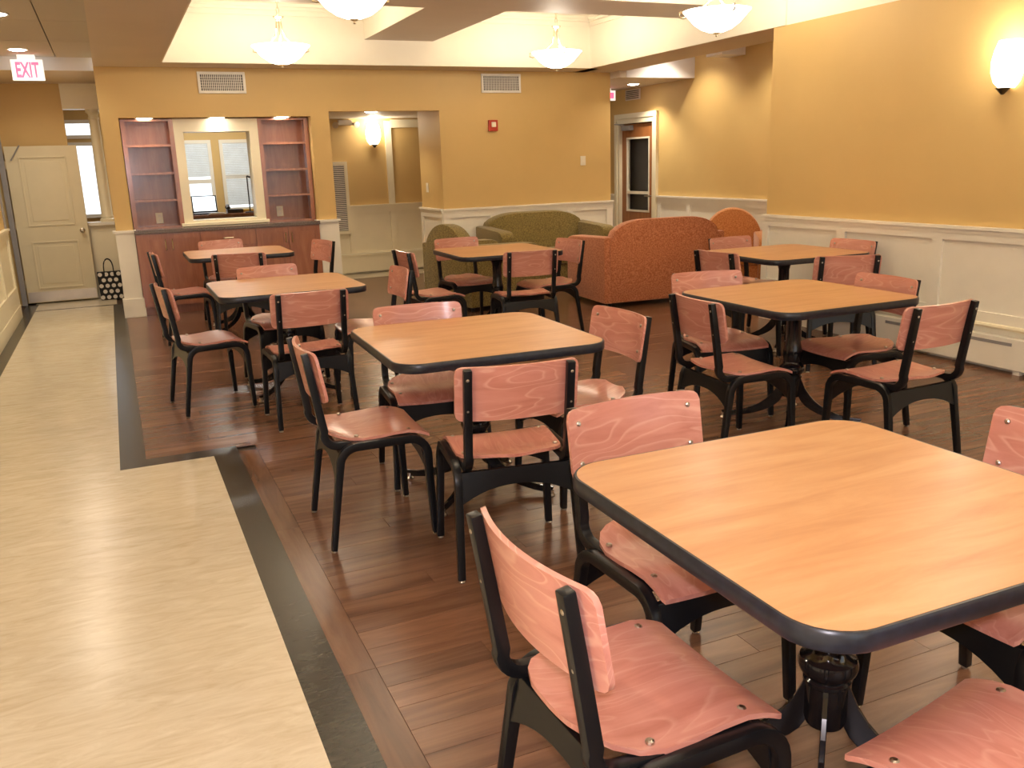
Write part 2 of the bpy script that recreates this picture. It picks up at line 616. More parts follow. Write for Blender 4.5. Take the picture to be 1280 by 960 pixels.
# hall wall (far), half wall with column, left wall, rear wall
w = struct(B(-1.3, -0.40, 12.2, 12.32, 0, 2.95).build('wall_hall', 'tan_paint'), 'tan hall wall behind the cream door')
B(-0.40, 0.0, 12.2, 12.32, 0, 0.90).build('half_wall', 'cream_trim', w)
B(-0.40, 0.0, 12.19, 12.195, 0.08, 0.82).build('half_wall_panel', 'cream_trim', w)
B(-0.40, 0.0, 12.14, 12.36, 0.90, 0.94).build('sill', 'white_wainscot', w, bevel=0.004)
B(-0.40, 0.0, 12.18, 12.34, 2.28, 2.53).build('header', 'cream_trim', w)
B(-0.40, 0.0, 12.16, 12.34, 2.53, 2.60).build('header_cap', 'cream_trim', w)
cl = MB().lathe([(0.085, 0.94), (0.085, 0.97), (0.07, 0.985), (0.075, 1.0), (0.066, 1.02), (0.064, 1.5), (0.055, 2.16), (0.062, 2.17), (0.062, 2.185), (0.055, 2.195), (0.058, 2.22), (0.08, 2.245), (0.08, 2.28)], 24, (-0.075, 12.25, 0))
cl.build('column', 'cream_trim', w, smooth=0.6)

w = struct(B(-1.22, -1.1, -2.6, 11.15, 0, 2.95).build('wall_left', 'tan_paint'), 'left hall wall with cream panelled wainscot')
B(-1.22, -1.1, 11.15, 12.2, 2.0, 2.95).build('wall_piece', 'tan_paint', w)
B(-1.22, -1.1, 12.05, 12.2, 0, 2.0).build('wall_piece', 'tan_paint', w)
wains(w, 'Y', -1.1, 1, -2.6, 11.05, [10.98, 10.0, 9.0, 8.0, 7.0, 5.5, 4.0, 2.5, 1.0, -0.5], 0.95, 0.86, 0.34, mat='cream_trim')
fr = struct(MB().box(-1.14, -1.085, 11.06, 11.17, 0, 2.06).box(-1.14, -1.085, 12.0, 12.06, 0, 2.06).box(-1.14, -1.085, 11.17, 12.0, 2.0, 2.06).build('trim_1', 'grey_frame'), 'grey metal frame of the hall doorway')
B(-1.22, -1.2, 11.15, 12.05, 0, 2.0).build('doorway_back', 'grey_frame', fr)

w = struct(MB().box(-1.3, XR + 0.15, -2.6, -2.5, 0, 0.6).box(-1.3, XR + 0.15, -2.6, -2.5, 2.5, 3.3).box(-1.3, 0.0, -2.6, -2.5, 0.6, 2.5).box(1.8, 2.6, -2.6, -2.5, 0.6, 2.5).box(4.4, XR + 0.15, -2.6, -2.5, 0.6, 2.5).build('wall_rear', 'tan_paint'), 'tan rear wall with two windows behind the viewer')

# ================================================================== CEILINGS
c = struct(B(0.0, 0.62, -2.6, YB, ZS, 3.3).build('ceiling', 'soffit_paint'), 'coffered ceiling with cream trays and brown soffits')
B(0.62, 5.65, 9.85, YB, ZS, 3.3).build('soffit', 'soffit_paint', c)
B(XR, 6.12, 6.4, YB, ZS, 3.3).build('soffit', 'soffit_paint', c)
B(XR + 0.001, XR + 0.15, -2.6, 6.4, ZS, 3.3).build('tray_side', 'tray_paint', c)
# cream linings of the trays
B(0.62, 0.632, -2.6, 9.85, ZS + 0.001, 3.2).build('tray_side', 'tray_paint', c)
B(0.62, XR, 9.838, 9.85, ZS + 0.001, 3.2).build('tray_side', 'tray_paint', c)
B(XR - 0.012, XR, 6.4, 9.85, ZS + 0.001, 3.2).build('tray_side', 'tray_paint', c)
B(0.6, 5.65, -2.6, 9.9, 3.15, 3.3).build('tray_top', 'tray_paint', c)
# beams
ZB = 2.83
B(2.71, 3.49, -2.6, 9.838, ZB, ZB + 0.004).build('beam_underside', 'soffit_paint', c)
B(2.71, 3.49, -2.6, 9.838, ZB + 0.004, 3.15).build('beam', 'tray_paint', c)
for (y0, y1) in ((7.1, 7.8), (4.4, 5.1), (1.7, 2.4), (-1.0, -0.3)):
    for (x0, x1) in ((0.632, 2.71), (3.49, XR - 0.001)):
        B(x0, x1, y0, y1, ZB, ZB + 0.004).build('beam_underside', 'soffit_paint', c)
        B(x0, x1, y0, y1, ZB + 0.004, 3.15).build('beam', 'tray_paint', c)
# crown moulding in every tray
ys = [(7.8, 9.838), (5.1, 7.1), (2.4, 4.4), (-0.3, 1.7)]
for (x0, x1) in ((0.632, 2.71), (3.49, XR - 0.012)):
    for (y0, y1) in ys:
        m = MB()
        for (d, h) in ((0.018, 0.11), (0.045, 0.06), (0.07, 0.03)):
            m.box(x0, x1, y1 - d, y1, 3.15 - h, 3.15)
            m.box(x0, x1, y0, y0 + d, 3.15 - h, 3.15)
            m.box(x0, x0 + d, y0, y1, 3.15 - h, 3.15)
            m.box(x1 - d, x1, y0, y1, 3.15 - h, 3.15)
        m.build('crown_moulding', 'tray_paint', c)

# hall ceiling of grey tiles (raised a little above the soffit), white end face
hc = struct(B(-1.3, 0.0, -2.6, 10.72, 2.73, 2.9).build('ceiling_hall', 'ceiling_tile'), 'grey tiled dropped ceiling of the hall')
for k in range(11):
    ya = 10.70 - 1.22 * k
    for (x0, x1) in ((-1.1, -0.96), (-0.95, -0.345), (-0.335, 0.0)):
        B(x0, x1, ya - 1.21, ya, 2.70, 2.73).build('ceiling_panel', 'ceiling_tile', hc)
B(-1.3, 0.0, 10.70, 10.72, ZS, 2.75).build('end_face', 'white_bulkhead', hc)
B(-1.3, 0.0, 10.72, 12.2, ZS, 2.9).build('end_soffit', 'soffit_paint', hc)
# recess ceiling
rc = struct(B(6.12, 7.3, 6.4, 10.05, 2.95, 3.1).build('ceiling_recess', 'tray_paint'), 'raised recess ceiling with white bulkhead')
B(6.02, 7.15, 10.05, 12.6, 2.49, 2.95).build('bulkhead', 'soffit_paint', rc)
B(6.121, 7.15, 10.04, 10.05, 2.49, 2.95).build('bulkhead_face', 'white_bulkhead', rc)
B(6.8, 7.15, 9.02, 9.32, 2.66, 2.95).build('bulkhead_beam', 'white_bulkhead', rc)

# ================================================================== OFFICE BEHIND THE GLASS
YO = 14.5
w = struct(MB().box(-1.3, 2.5, YO, YO + 0.12, 0, 0.90).box(0.95, 2.15, YO, YO + 0.12, 1.97, 2.02).box(-0.55, -0.10, YO, YO + 0.12, 1.97, 2.02).box(-1.3, 2.5, YO, YO + 0.12, 2.28, 2.9)
           .box(-1.3, -0.55, YO, YO + 0.12, 0.9, 2.28).box(-0.10, 0.95, YO, YO + 0.12, 0.9, 2.28).box(1.48, 1.60, YO, YO + 0.12, 0.9, 1.97).box(2.15, 2.5, YO, YO + 0.12, 0.9, 2.28)
           .box(0.95, 2.15, YO, YO + 0.12, 2.02, 2.28).build('wall_office', 'tan_paint'), 'office rear wall with bright windows seen through the glass')
struct(B(-1.42, -1.3, 12.2, YO + 0.1, 0, 2.9).build('wall_office_left', 'tan_paint'), 'left wall of the office')
struct(B(2.36, 2.5, 12.6, YO + 0.1, 0, 2.9).build('wall_office_right', 'tan_paint'), 'right wall of the office')
oc = struct(B(-1.3, 2.4, 10.75, YO + 0.1, 2.6, 2.7).build('ceiling_office', 'white_bulkhead'), 'white ceiling of the office')


def window(name, label, x0, x1, z0, z1, mid, slats):
    fr = MB()
    t = 0.05
    fr.box(x0, x0 + t, YO - 0.03, YO + 0.06, z0, z1).box(x1 - t, x1, YO - 0.03, YO + 0.06, z0, z1)
    fr.box(x0 + t, x1 - t, YO - 0.03, YO + 0.06, z1 - t, z1).box(x0 + t, x1 - t, YO - 0.03, YO + 0.06, z0, z0 + t)
    if mid:
        fr.box(x0 + t, x1 - t, YO - 0.03, YO + 0.06, mid - 0.03, mid + 0.03)
    o = struct(fr.build(name, 'white_wainscot'), label)
    B(x0 + t, x1 - t, YO + 0.02, YO + 0.026, z0 + t, z1 - t).build('pane', 'glass', o)
    if slats:
        sl = MB()
        z = z1 - t - 0.02
        while z > slats:
            sl.add([(x0 + t, YO - 0.035, z), (x1 - t, YO - 0.035, z), (x1 - t, YO - 0.024, z + 0.0235), (x0 + t, YO - 0.024, z + 0.0235)], [(0, 1, 2, 3)])
            z -= 0.026
        so = sl.build('blind_slats', 'blind', o)
        so['kind'] = 'stuff'
    return o


window('window_1', 'office window with half raised blind left of the mullion', 0.95, 1.48, 0.9, 1.97, 1.36, 1.42)
window('window_2', 'office window with white blind right of the mullion', 1.60, 2.15, 0.9, 1.97, 1.42, 0.98)
window('window_3', 'bright tall office window beside the round column', -0.55, -0.10, 0.9, 1.97, 0, 0)
window('window_4', 'small transom window above the bright office window', -0.55, -0.10, 2.02, 2.28, 0, 0)

# office desk things
d = thing('office_desk', 'brown office desk seen through the framed glass', 'desk', (1.4, 13.2, 0))
B(-0.75, 0.75, -0.35, 0.35, 0.89, 0.93).build('desk_top', 'cabinet_wood', d, bevel=0.004)
for sx in (-0.72, 0.68):
    B(sx, sx + 0.04, -0.33, 0.33, 0, 0.89).build('side_panel', 'cabinet_wood', d)
B(-0.68, 0.68, 0.27, 0.30, 0.25, 0.89).build('modesty_panel', 'cabinet_wood', d)
lp = thing('laptop', 'open black laptop with a glowing screen on the office desk', 'laptop', (1.18, 13.1, 0.93))
MB().box(-0.17, 0.17, -0.12, 0.12, 0, 0.02).build('keyboard_base', 'dark_plastic', lp, bevel=0.003)
ld = MB().box(-0.17, 0.17, -0.006, 0.006, 0, 0.235).build('lid', 'dark_plastic', lp, bevel=0.003)
ld.location = (0, 0.12, 0.02); ld.rotation_euler = (R(-14), 0, 0)
B(-0.15, 0.15, -0.009, -0.0065, 0.02, 0.22).build('screen', 'laptop_screen', ld)
lm = thing('desk_lamp', 'thin black desk lamp standing by the office window', 'lamp', (1.76, 12.98, 0.93))
MB().lathe([(0.07, 0), (0.07, 0.012), (0.01, 0.02)], 16).build('base', 'dark_plastic', lm)
MB().tube([(0, 0, 0.015), (0, 0, 0.5)], 0.009, 8).build('pole', 'dark_plastic', lm)
MB().tube([(0, 0, 0.5), (0.07, -0.02, 0.47), (0.10, -0.03, 0.42)], [0.01, 0.02, 0.035], 10).build('head', 'dark_plastic', lm)
tp = thing('desk_phone', 'dark telephone on the office desk right of the laptop', 'telephone', (1.56, 13.15, 0.93))
MB().box(-0.10, 0.12, -0.09, 0.09, 0, 0.05).build('phone_body', 'dark_plastic', tp, bevel=0.01)
MB().tube([(-0.08, -0.08, 0.07), (-0.08, -0.05, 0.10), (-0.08, 0.05, 0.10), (-0.08, 0.08, 0.07)], [0.03, 0.022, 0.022, 0.03], 8).build('handset', 'dark_plastic', tp)
tag(MB().box(1.20, 1.42, 12.87, 12.97, 0.93, 0.942).box(1.22, 1.40, 12.88, 12.96, 0.942, 0.952).build('paper_stack', 'paper'), 'loose papers in front of the glowing laptop', 'papers')
tag(MB().box(1.62, 2.0, 13.25, 13.4, 0.93, 0.965).build('yellow_folder', 'yellow_thing', bevel=0.004), 'yellow folder lying on the desk below the window', 'folder')
fl = thing('fluorescent_light', 'fluorescent ceiling light in the office above the desk', 'ceiling light', (1.4, 13.4, 2.6))
B(-0.6, 0.6, -0.15, 0.15, -0.05, 0).build('housing', 'vent_white', fl)
B(-0.57, 0.57, -0.12, 0.12, -0.056, -0.05).build('diffuser', 'fluorescent', fl)
light('tubes', 'AREA', (1.4, 13.4, 2.53), 14, (1.0, 0.96, 0.88), (0, 0, 0), 1.1, 0.24)

# ================================================================== NICHE: CABINETS, SHELVES, GLASS FRAME
def shaker_door(parent, x0, x1, z0, z1, yf, handle_x):
    d = B(x0, x1, yf - 0.012, yf, z0, z1).build('door', 'cabinet_wood', parent)
    t = 0.055
    m = MB().box(x0, x0 + t, yf - 0.02, yf - 0.012, z0, z1).box(x1 - t, x1, yf - 0.02, yf - 0.012, z0, z1)
    m.box(x0 + t, x1 - t, yf - 0.02, yf - 0.012, z1 - t, z1).box(x0 + t, x1 - t, yf - 0.02, yf - 0.012, z0, z0 + t)
    m.build('door_frame', 'cabinet_wood', d)
    MB().tube([(handle_x, yf - 0.02, z1 - 0.17), (handle_x, yf - 0.045, z1 - 0.16), (handle_x, yf - 0.045, z1 - 0.07), (handle_x, yf - 0.02, z1 - 0.06)], 0.006, 6).build('handle', 'nickel', d)


YC = 10.24
for i, (x0, x1, lab) in enumerate(((0.18, 0.83, 'left'), (0.83, 1.42, 'mid'), (1.42, 2.14, 'right'))):
    lb = {'left': 'reddish brown double door base cabinet next to the white left pier',
          'mid': 'reddish brown base cabinet with a wide drawer under the framed glass',
          'right': 'reddish brown double door base cabinet at the right of the niche'}[lab]
    cb = thing('base_cabinet', lb, 'cabinet', (0, 0, 0), 0, 'base cabinets in the niche')
    B(x0, x1, YC, 10.67, 0.09, 0.88).build('body', 'cabinet_wood', cb)
    B(x0, x1, YC + 0.06, 10.66, 0, 0.09).build('toe_kick', 'cabinet_wood', cb)
    g = 0.006
    if lab == 'mid':
        dr = B(x0 + g, x1 - g, YC - 0.016, YC, 0.71, 0.87).build('drawer', 'cabinet_wood', cb)
        xm = (x0 + x1) / 2
        MB().tube([(xm - 0.05, YC - 0.016, 0.79), (xm - 0.045, YC - 0.04, 0.79), (xm + 0.045, YC - 0.04, 0.79), (xm + 0.05, YC - 0.016, 0.79)], 0.006, 6).build('handle', 'nickel', dr)
        shaker_door(cb, x0 + g, xm - g / 2, 0.10, 0.70, YC, xm - 0.04)
        shaker_door(cb, xm + g / 2, x1 - g, 0.10, 0.70, YC, xm + 0.04)
    else:
        xm = (x0 + x1) / 2
        shaker_door(cb, x0 + g, xm - g / 2, 0.10, 0.87, YC, xm - 0.035)
        shaker_door(cb, xm + g / 2, x1 - g, 0.10, 0.87, YC, xm + 0.035)
tag(B(0.175, 2.145, YC - 0.04, 10.67, 0.88, 0.92).build('countertop', 'granite', bevel=0.004), 'dark granite countertop running along the niche cabinets', 'countertop')

for (x0, x1, lb) in ((0.18, 0.70, 'open brown bookcase with empty shelves left of the framed glass'), (1.58, 2.14, 'open brown bookcase with empty shelves right of the framed glass')):
    bc = thing('bookcase', lb, 'bookcase', (0, 0, 0), 0, 'bookcases in the niche')
    yf, yb, t = 10.42, 10.665, 0.022
    B(x0, x1, yb - 0.012, yb, 0.92, 2.06).build('back_panel', 'cabinet_wood', bc)
    for xx in (x0, x1 - t):
        B(xx, xx + t, yf, yb - 0.012, 0.92, 2.06).build('side_panel', 'cabinet_wood', bc)
    for xx in (x0, x1 - 0.045):
        B(xx, xx + 0.045, yf - 0.018, yf, 0.92, 2.06).build('face_stile', 'cabinet_wood', bc)
    B(x0 + t, x1 - t, yf, yb - 0.012, 2.04, 2.06).build('top_panel', 'cabinet_wood', bc)
    B(x0 + t, x1 - t, yf, yb - 0.012, 0.92, 0.94).build('bottom_panel', 'cabinet_wood', bc)
    for z in (1.79, 1.50, 1.215):
        B(x0 + t, x1 - t, yf + 0.005, yb - 0.012, z - 0.012, z + 0.012).build('shelf', 'cabinet_wood', bc)

fg = struct(MB().box(0.70, 0.795, 10.40, 10.67, 0.93, 2.06).box(1.485, 1.58, 10.40, 10.67, 0.93, 2.06).box(0.795, 1.485, 10.40, 10.67, 1.925, 2.06).box(0.795, 1.485, 10.40, 10.67, 0.93, 0.985).build('window_5', 'cream_trim'), 'cream framed interior window between the two bookcases')
B(0.67, 1.61, 10.37, 10.42, 0.925, 0.96).build('sill', 'cream_trim', fg, bevel=0.004)
B(0.795, 1.485, 10.55, 10.556, 0.985, 1.925).build('pane', 'glass', fg)


def plate(name, label, loc, rz, slots):
    o = thing(name, label, 'switch' if slots == 'switch' else 'outlet', loc, rz)
    B(-0.037, 0.037, -0.007, 0, -0.058, 0.058).build('plate', 'ivory', o, bevel=0.002)
    if slots == 'switch':
        B(-0.012, 0.012, -0.013, -0.007, -0.025, 0.025).build('rocker', 'ivory', o)
    else:
        for zz in (-0.025, 0.025):
            B(-0.016, 0.016, -0.010, -0.007, zz - 0.015, zz + 0.015).build('socket', 'white_cloth', o)
    return o


plate('wall_outlet', 'ivory outlet low in the left bookcase', (0.46, 10.653, 1.02), 0, 'outlet')
plate('wall_outlet', 'ivory outlet low in the right bookcase', (1.78, 10.653, 1.03), 0, 'outlet')
plate('light_switch', 'ivory switch plate on the back wall near its right end', (5.61, YB - 0.001, 1.49), 0, 'switch')
plate('light_switch', 'narrow white switch on the return wall inside the alcove', (3.679, 10.85, 1.22), R(-90), 'switch')
plate('wall_outlet', 'switch plate on the left hall wall above the wainscot', (-1.099, 10.85, 1.22), R(90), 'switch')

# ================================================================== DOORS
d = struct(put('door_1', None, None, (-1.075, 12.06, 0)), 'cream two panel door standing open in front of the hall wall')
W_, H_ = 0.77, 1.86
lf = B(0, W_, 0, 0.04, 0.02, H_).build('door_leaf', 'door_paint', d, bevel=0.002)
for (z0, z1) in ((0.93, 1.74), (0.18, 0.75)):
    m = MB()
    x0, x1 = 0.13, W_ - 0.13
    t = 0.02
    m.box(x0, x0 + t, -0.010, 0, z0, z1).box(x1 - t, x1, -0.010, 0, z0, z1).box(x0 + t, x1 - t, -0.010, 0, z0, z0 + t).box(x0 + t, x1 - t, -0.010, 0, z1 - t, z1)
    m.build('panel_moulding', 'door_paint', lf, bevel=0.004)
    B(x0 + 0.06, x1 - 0.06, -0.006, 0, z0 + 0.06, z1 - 0.06).build('raised_panel', 'door_paint', lf, bevel=0.004)
B(0.01, W_ - 0.01, -0.004, 0, 0.03, 0.15).build('kick_plate', 'brushed_steel', lf)
hd = MB().tube([(W_ - 0.065, 0, 0.86), (W_ - 0.065, -0.03, 0.86), (W_ - 0.065, -0.045, 0.86), (W_ - 0.065, -0.07, 0.86), (W_ - 0.065, -0.078, 0.86)], [0.028, 0.012, 0.022, 0.03, 0.015], 14)
hd.build('door_knob', 'chrome', lf, smooth=0.8)
MB().tube([(0.06, -0.02, 1.70), (0.17, -0.03, 1.87)], 0.008, 6).build('closer_arm', 'grey_frame', lf)
for z in (0.25, 0.95, 1.65):
    MB().tube([(-0.008, 0.0, z - 0.045), (-0.008, 0.0, z + 0.045)], 0.008, 8).build('hinge', 'brushed_steel', d)

d = struct(put('door_2', None, None, (7.15, 10.92, 0)), 'brown wooden door with tall glass pane in the recess wall')
DW = 1.05
for (y0, y1, z0, z1) in ((0, 0.075, 0, 2.08), (DW - 0.075, DW, 0, 2.08), (0.075, DW - 0.075, 2.0, 2.08)):
    B(-0.03, 0.15, y0, y1, z0, z1).build('door_frame', 'cream_trim', d)
for (y0, y1, z0, z1) in ((-0.05, 0.02, 0, 2.14), (DW - 0.02, DW + 0.05, 0, 2.14), (0.02, DW - 0.02, 2.07, 2.14)):
    B(-0.045, -0.0, y0, y1, z0, z1).build('casing', 'cream_trim', d)
y0, y1 = 0.08, DW - 0.08
lf = MB().box(0.02, 0.06, y0, y0 + 0.13, 0.02, 1.99).box(0.02, 0.06, y1 - 0.13, y1, 0.02, 1.99).box(0.02, 0.06, y0 + 0.13, y1 - 0.13, 1.80, 1.99).box(0.02, 0.06, y0 + 0.13, y1 - 0.13, 0.02, 0.72).build('door_leaf', 'door_wood', d)
B(0.035, 0.041, y0 + 0.13, y1 - 0.13, 0.72, 1.80).build('pane', 'glass', lf)
m = MB()
for (a0, a1, c0, c1) in ((y0 + 0.13, y0 + 0.155, 0.72, 1.80), (y1 - 0.155, y1 - 0.13, 0.72, 1.80), (y0 + 0.155, y1 - 0.155, 1.775, 1.80), (y0 + 0.155, y1 - 0.155, 0.72, 0.745), (y0 + 0.155, y1 - 0.155, 0.98, 1.02)):
    m.box(0.012, 0.065, a0, a1, c0, c1)
m.build('glazing_bead', 'ivory', lf)
MB().tube([(0.02, y0 + 0.06, 0.96), (-0.04, y0 + 0.06, 0.96), (-0.04, y0 + 0.17, 0.96)], 0.011, 8).build('lever_handle', 'chrome', lf)
B(-0.06, 0.02, y1 - 0.32, y1 - 0.1, 1.90, 1.97).build('door_closer', 'grey_frame', lf, bevel=0.006)
MB().tube([(-0.04, y1 - 0.15, 1.98), (-0.10, y1 + 0.02, 2.0), (-0.03, y1 + 0.08, 2.03)], 0.008, 6).build('closer_arm', 'grey_frame', lf)
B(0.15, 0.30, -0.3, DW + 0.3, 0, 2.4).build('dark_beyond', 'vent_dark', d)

# ================================================================== WALL FITTINGS
def register(label, x0, x1, z0, z1, yf):
    o = thing('air_vent', label, 'vent', ((x0 + x1) / 2, yf, (z0 + z1) / 2), 0, 'supply vents on the back wall')
    hw, hh, t = (x1 - x0) / 2, (z1 - z0) / 2, 0.028
    m = MB().box(-hw, hw, -0.018, 0, hh - t, hh).box(-hw, hw, -0.018, 0, -hh, -hh + t).box(-hw, -hw + t, -0.018, 0, -hh + t, hh - t).box(hw - t, hw, -0.018, 0, -hh + t, hh - t)
    m.build('frame', 'vent_white', o, bevel=0.003)
    B(-hw + t, hw - t, -0.003, -0.001, -hh + t, hh - t).build('backing', 'vent_dark', o)
    m = MB()
    n = 22
    for k in range(1, n):
        x = -hw + t + (2 * hw - 2 * t) * k / n
        m.box(x - 0.0035, x + 0.0035, -0.014, -0.003, -hh + t, hh - t)
    for k in range(1, 6):
        z = -hh + t + (2 * hh - 2 * t) * k / 6
        m.box(-hw + t, hw - t, -0.012, -0.004, z - 0.002, z + 0.002)
    g = m.build('grille_bars', 'vent_white', o)
    g['kind'] = 'stuff'


register('white supply vent above the shelf niche', 0.99, 1.48, 2.31, 2.53, YB - 0.001)
register('white supply vent above the green sofa', 4.23, 4.75, 2.32, 2.54, YB - 0.001)

fa = thing('fire_alarm', 'red fire alarm strobe on the tan back wall', 'fire alarm', (4.36, YB - 0.001, 1.94))
B(-0.06, 0.06, -0.035, 0, -0.065, 0.065).build('housing', 'red_plastic', fa, bevel=0.006)
B(-0.028, 0.028, -0.055, -0.035, -0.02, 0.04).build('strobe', 'ivory', fa, bevel=0.006)

ag = thing('return_grille', 'tall white louvred grille on the alcove wall', 'grille', (2.83, 12.548, 1.08))
B(-0.245, 0.245, 0.0, 0.05, -0.5, 0.5).build('duct_box', 'cream_trim', ag)
hw, hh, t = 0.245, 0.50, 0.045
m = MB().box(-hw, hw, -0.03, 0, hh - t, hh).box(-hw, hw, -0.03, 0, -hh, -hh + t).box(-hw, -hw + t, -0.03, 0, -hh + t, hh - t).box(hw - t, hw, -0.03, 0, -hh + t, hh - t)
m.build('frame', 'cream_trim', ag, bevel=0.003)
B(-hw + t, hw - t, -0.010, -0.006, -hh + t, hh - t).build('backing', 'vent_dark', ag)
m = MB()
k = -hh + t + 0.01
while k < hh - t:
    m.box(-hw + t, hw - t, -0.026, -0.010, k, k + 0.013)
    k += 0.026
g = m.build('louvres', 'vent_white', ag)
g['kind'] = 'stuff'

B_ = thing('heater_cover', 'long cream heater box at the foot of the alcove wall', 'heater', (3.6, 12.6, 0))
B(-1.2, 2.5, -0.11, -0.036, 0.03, 0.26).build('casing', 'cream_trim', B_)
B(-1.2, 2.5, -0.125, -0.03, 0.26, 0.29).build('top', 'cream_trim', B_)

ht = thing('baseboard_heater', 'long white baseboard heater along the right wall', 'heater', (XR - 0.035, 2.4, 0))
for k in range(5):
    y0 = -4.0 + k * 1.35
    B(-0.065, 0, y0 + 0.006, y0 + 1.344, 0.03, 0.24).build('cover_section', 'white_wainscot', ht, bevel=0.003)
    for s in (0.12, 0.72):
        B(-0.067, -0.06, y0 + s, y0 + s + 0.48, 0.19, 0.212).build('slot', 'grey_frame', ht)
    B(-0.055, -0.02, y0 + 0.05, y0 + 0.10, 0, 0.03).build('foot', 'white_wainscot', ht)
MB().tube([(-0.03, -4.0, 0.30), (-0.03, 3.3, 0.30)], 0.018, 8).build('pipe', 'cream_trim', ht)

ex = thing('exit_sign', 'white hanging EXIT sign with red letters near the hall door', 'exit sign', (-0.605, 10.55, 2.70))
B(-0.145, 0.145, -0.025, 0.025, -0.245, -0.045).build('sign_box', 'exit_white', ex, bevel=0.004)
B(-0.08, 0.08, -0.03, 0.03, -0.045, 0).build('canopy', 'exit_white', ex, bevel=0.004)
fc = bpy.data.curves.new('exit_text', 'FONT')
fc.body = 'EXIT'
fc.size = 0.205
fc.align_x = 'CENTER'
fc.align_y = 'CENTER'
fc.extrude = 0.002
fc.offset = 0.006
tmp = bpy.data.objects.new('exit_text', fc)
COL.objects.link(tmp)
bpy.context.view_layer.update()
me = bpy.data.meshes.new_from_object(tmp.evaluated_get(bpy.context.evaluated_depsgraph_get()))
bpy.data.objects.remove(tmp)
xs = [v.co.x for v in me.vertices]; zs = [v.co.y for v in me.vertices]
cx, cy = (min(xs) + max(xs)) / 2, (min(zs) + max(zs)) / 2
sx, sy = 0.21 / (max(xs) - min(xs)), 0.15 / (max(zs) - min(zs))
for v in me.vertices:
    v.co = Vector(((v.co.x - cx) * sx, (v.co.y - cy) * sy, v.co.z))
me.materials.clear()
me.materials.append(MATS['exit_red'])
put('letters', me, ex, (0, -0.0275, -0.145), (R(90), 0, 0))

es = thing('exit_sign', 'small distant red exit light high beside the recess door', 'exit sign', (6.75, 11.6, 2.49))
B(-0.12, 0.12, -0.02, 0.02, -0.17, -0.03).build('sign_box', 'exit_white', es, bevel=0.004)
B(-0.09, 0.09, -0.024, -0.02, -0.14, -0.06).build('letters', 'exit_red', es)
B(-0.04, 0.04, -0.02, 0.02, -0.03, 0).build('canopy', 'exit_white', es)


em = thing('emergency_light', 'small bronze emergency light with two heads high in the alcove', 'emergency light', (3.10, 12.598, 2.09))
B(-0.10, 0.10, -0.06, 0, -0.02, 0.05).build('battery_box', 'brushed_steel', em, bevel=0.006)
for sx in (-1, 1):
    MB().tube([(sx * 0.11, -0.04, 0.0), (sx * 0.14, -0.07, -0.01), (sx * 0.15, -0.10, -0.02)], [0.02, 0.035, 0.045], 12).build('lamp_head', 'brushed_steel', em, smooth=0.8)
tv = thing('air_vent', 'small tan painted vent above the brown recess door', 'vent', (7.15, 11.55, 2.40))
B(-0.012, 0, -0.2, 0.2, -0.075, 0.075).build('frame', 'soffit_paint', tv, bevel=0.003)
for k in range(5):
    B(-0.02, -0.012, -0.17, 0.17, -0.055 + k * 0.025, -0.045 + k * 0.025).build('slat', 'bronze', tv)

# ================================================================== LIGHT FITTINGS
def pendant_bowl(label, x, y):
    p = thing('pendant_light', label, 'pendant light', (x, y, 3.15), 0, 'bowl pendants in the ceiling trays')
    zb = -0.70                     # bottom of the bowl below the tray top
    rim = zb + 0.16
    prof_o = [(0.012, zb), (0.06, zb + 0.006), (0.12, zb + 0.028), (0.18, zb + 0.070), (0.22, zb + 0.115), (0.262, rim)]
    prof = prof_o + [(0.268, rim + 0.006), (0.258, rim + 0.004), (0.215, zb + 0.125), (0.172, zb + 0.082), (0.11, zb + 0.042), (0.05, zb + 0.018), (0.012, zb + 0.014)]
    MB().lathe(prof, 32).build('glass_bowl', 'lamp_glass', p, smooth=1.2)
    MB().lathe([(0.004, zb - 0.03), (0.012, zb - 0.022), (0.008, zb - 0.012), (0.03, zb - 0.004), (0.03, zb + 0.002)], 14).build('finial', 'nickel', p, smooth=0.8)
    hub = zb + 0.40
    MB().lathe([(0.010, hub - 0.02), (0.022, hub - 0.012), (0.026, hub), (0.046, hub + 0.012), (0.05, hub + 0.022), (0.02, hub + 0.03), (0.012, hub + 0.05)], 18).build('hub', 'nickel', p, smooth=0.7)
    for k in range(3):
        a = R(20 + 120 * k)
        pts = []
        for (r, z) in ((0.020, hub), (0.028, hub - 0.08), (0.05, hub - 0.15), (0.11, hub - 0.20), (0.20, rim - 0.01), (0.262, rim - 0.035), (0.295, rim - 0.025), (0.292, rim + 0.01), (0.272, rim + 0.012)):
            pts.append((r * math.cos(a), r * math.sin(a), z))
        MB().tube(pts, 0.0075, 6).build('arm', 'nickel', p, smooth=1.0)
    # chain of oval links
    z = hub + 0.05
    k = 0
    while z < -0.03:
        pts = []
        for q in range(13):
            t = 2 * math.pi * q / 12
            a, b = 0.013 * math.cos(t), 0.028 * math.sin(t)
            pts.append((a, 0, z + 0.026 + b) if k % 2 == 0 else (0, a, z + 0.026 + b))
        MB().tube(pts, 0.0035, 5).build('chain_link', 'nickel', p)
        z += 0.043
        k += 1
    MB().lathe([(0.015, -0.045), (0.03, -0.035), (0.06, -0.012), (0.062, 0.0)], 20).build('canopy', 'nickel', p, smooth=0.7)
    # the bulbs of this lamp, just above the bowl
    l = light('bulb', 'POINT', (x, y, 3.15 + rim + 0.07), 14, WARM, soft=0.10)
    return p


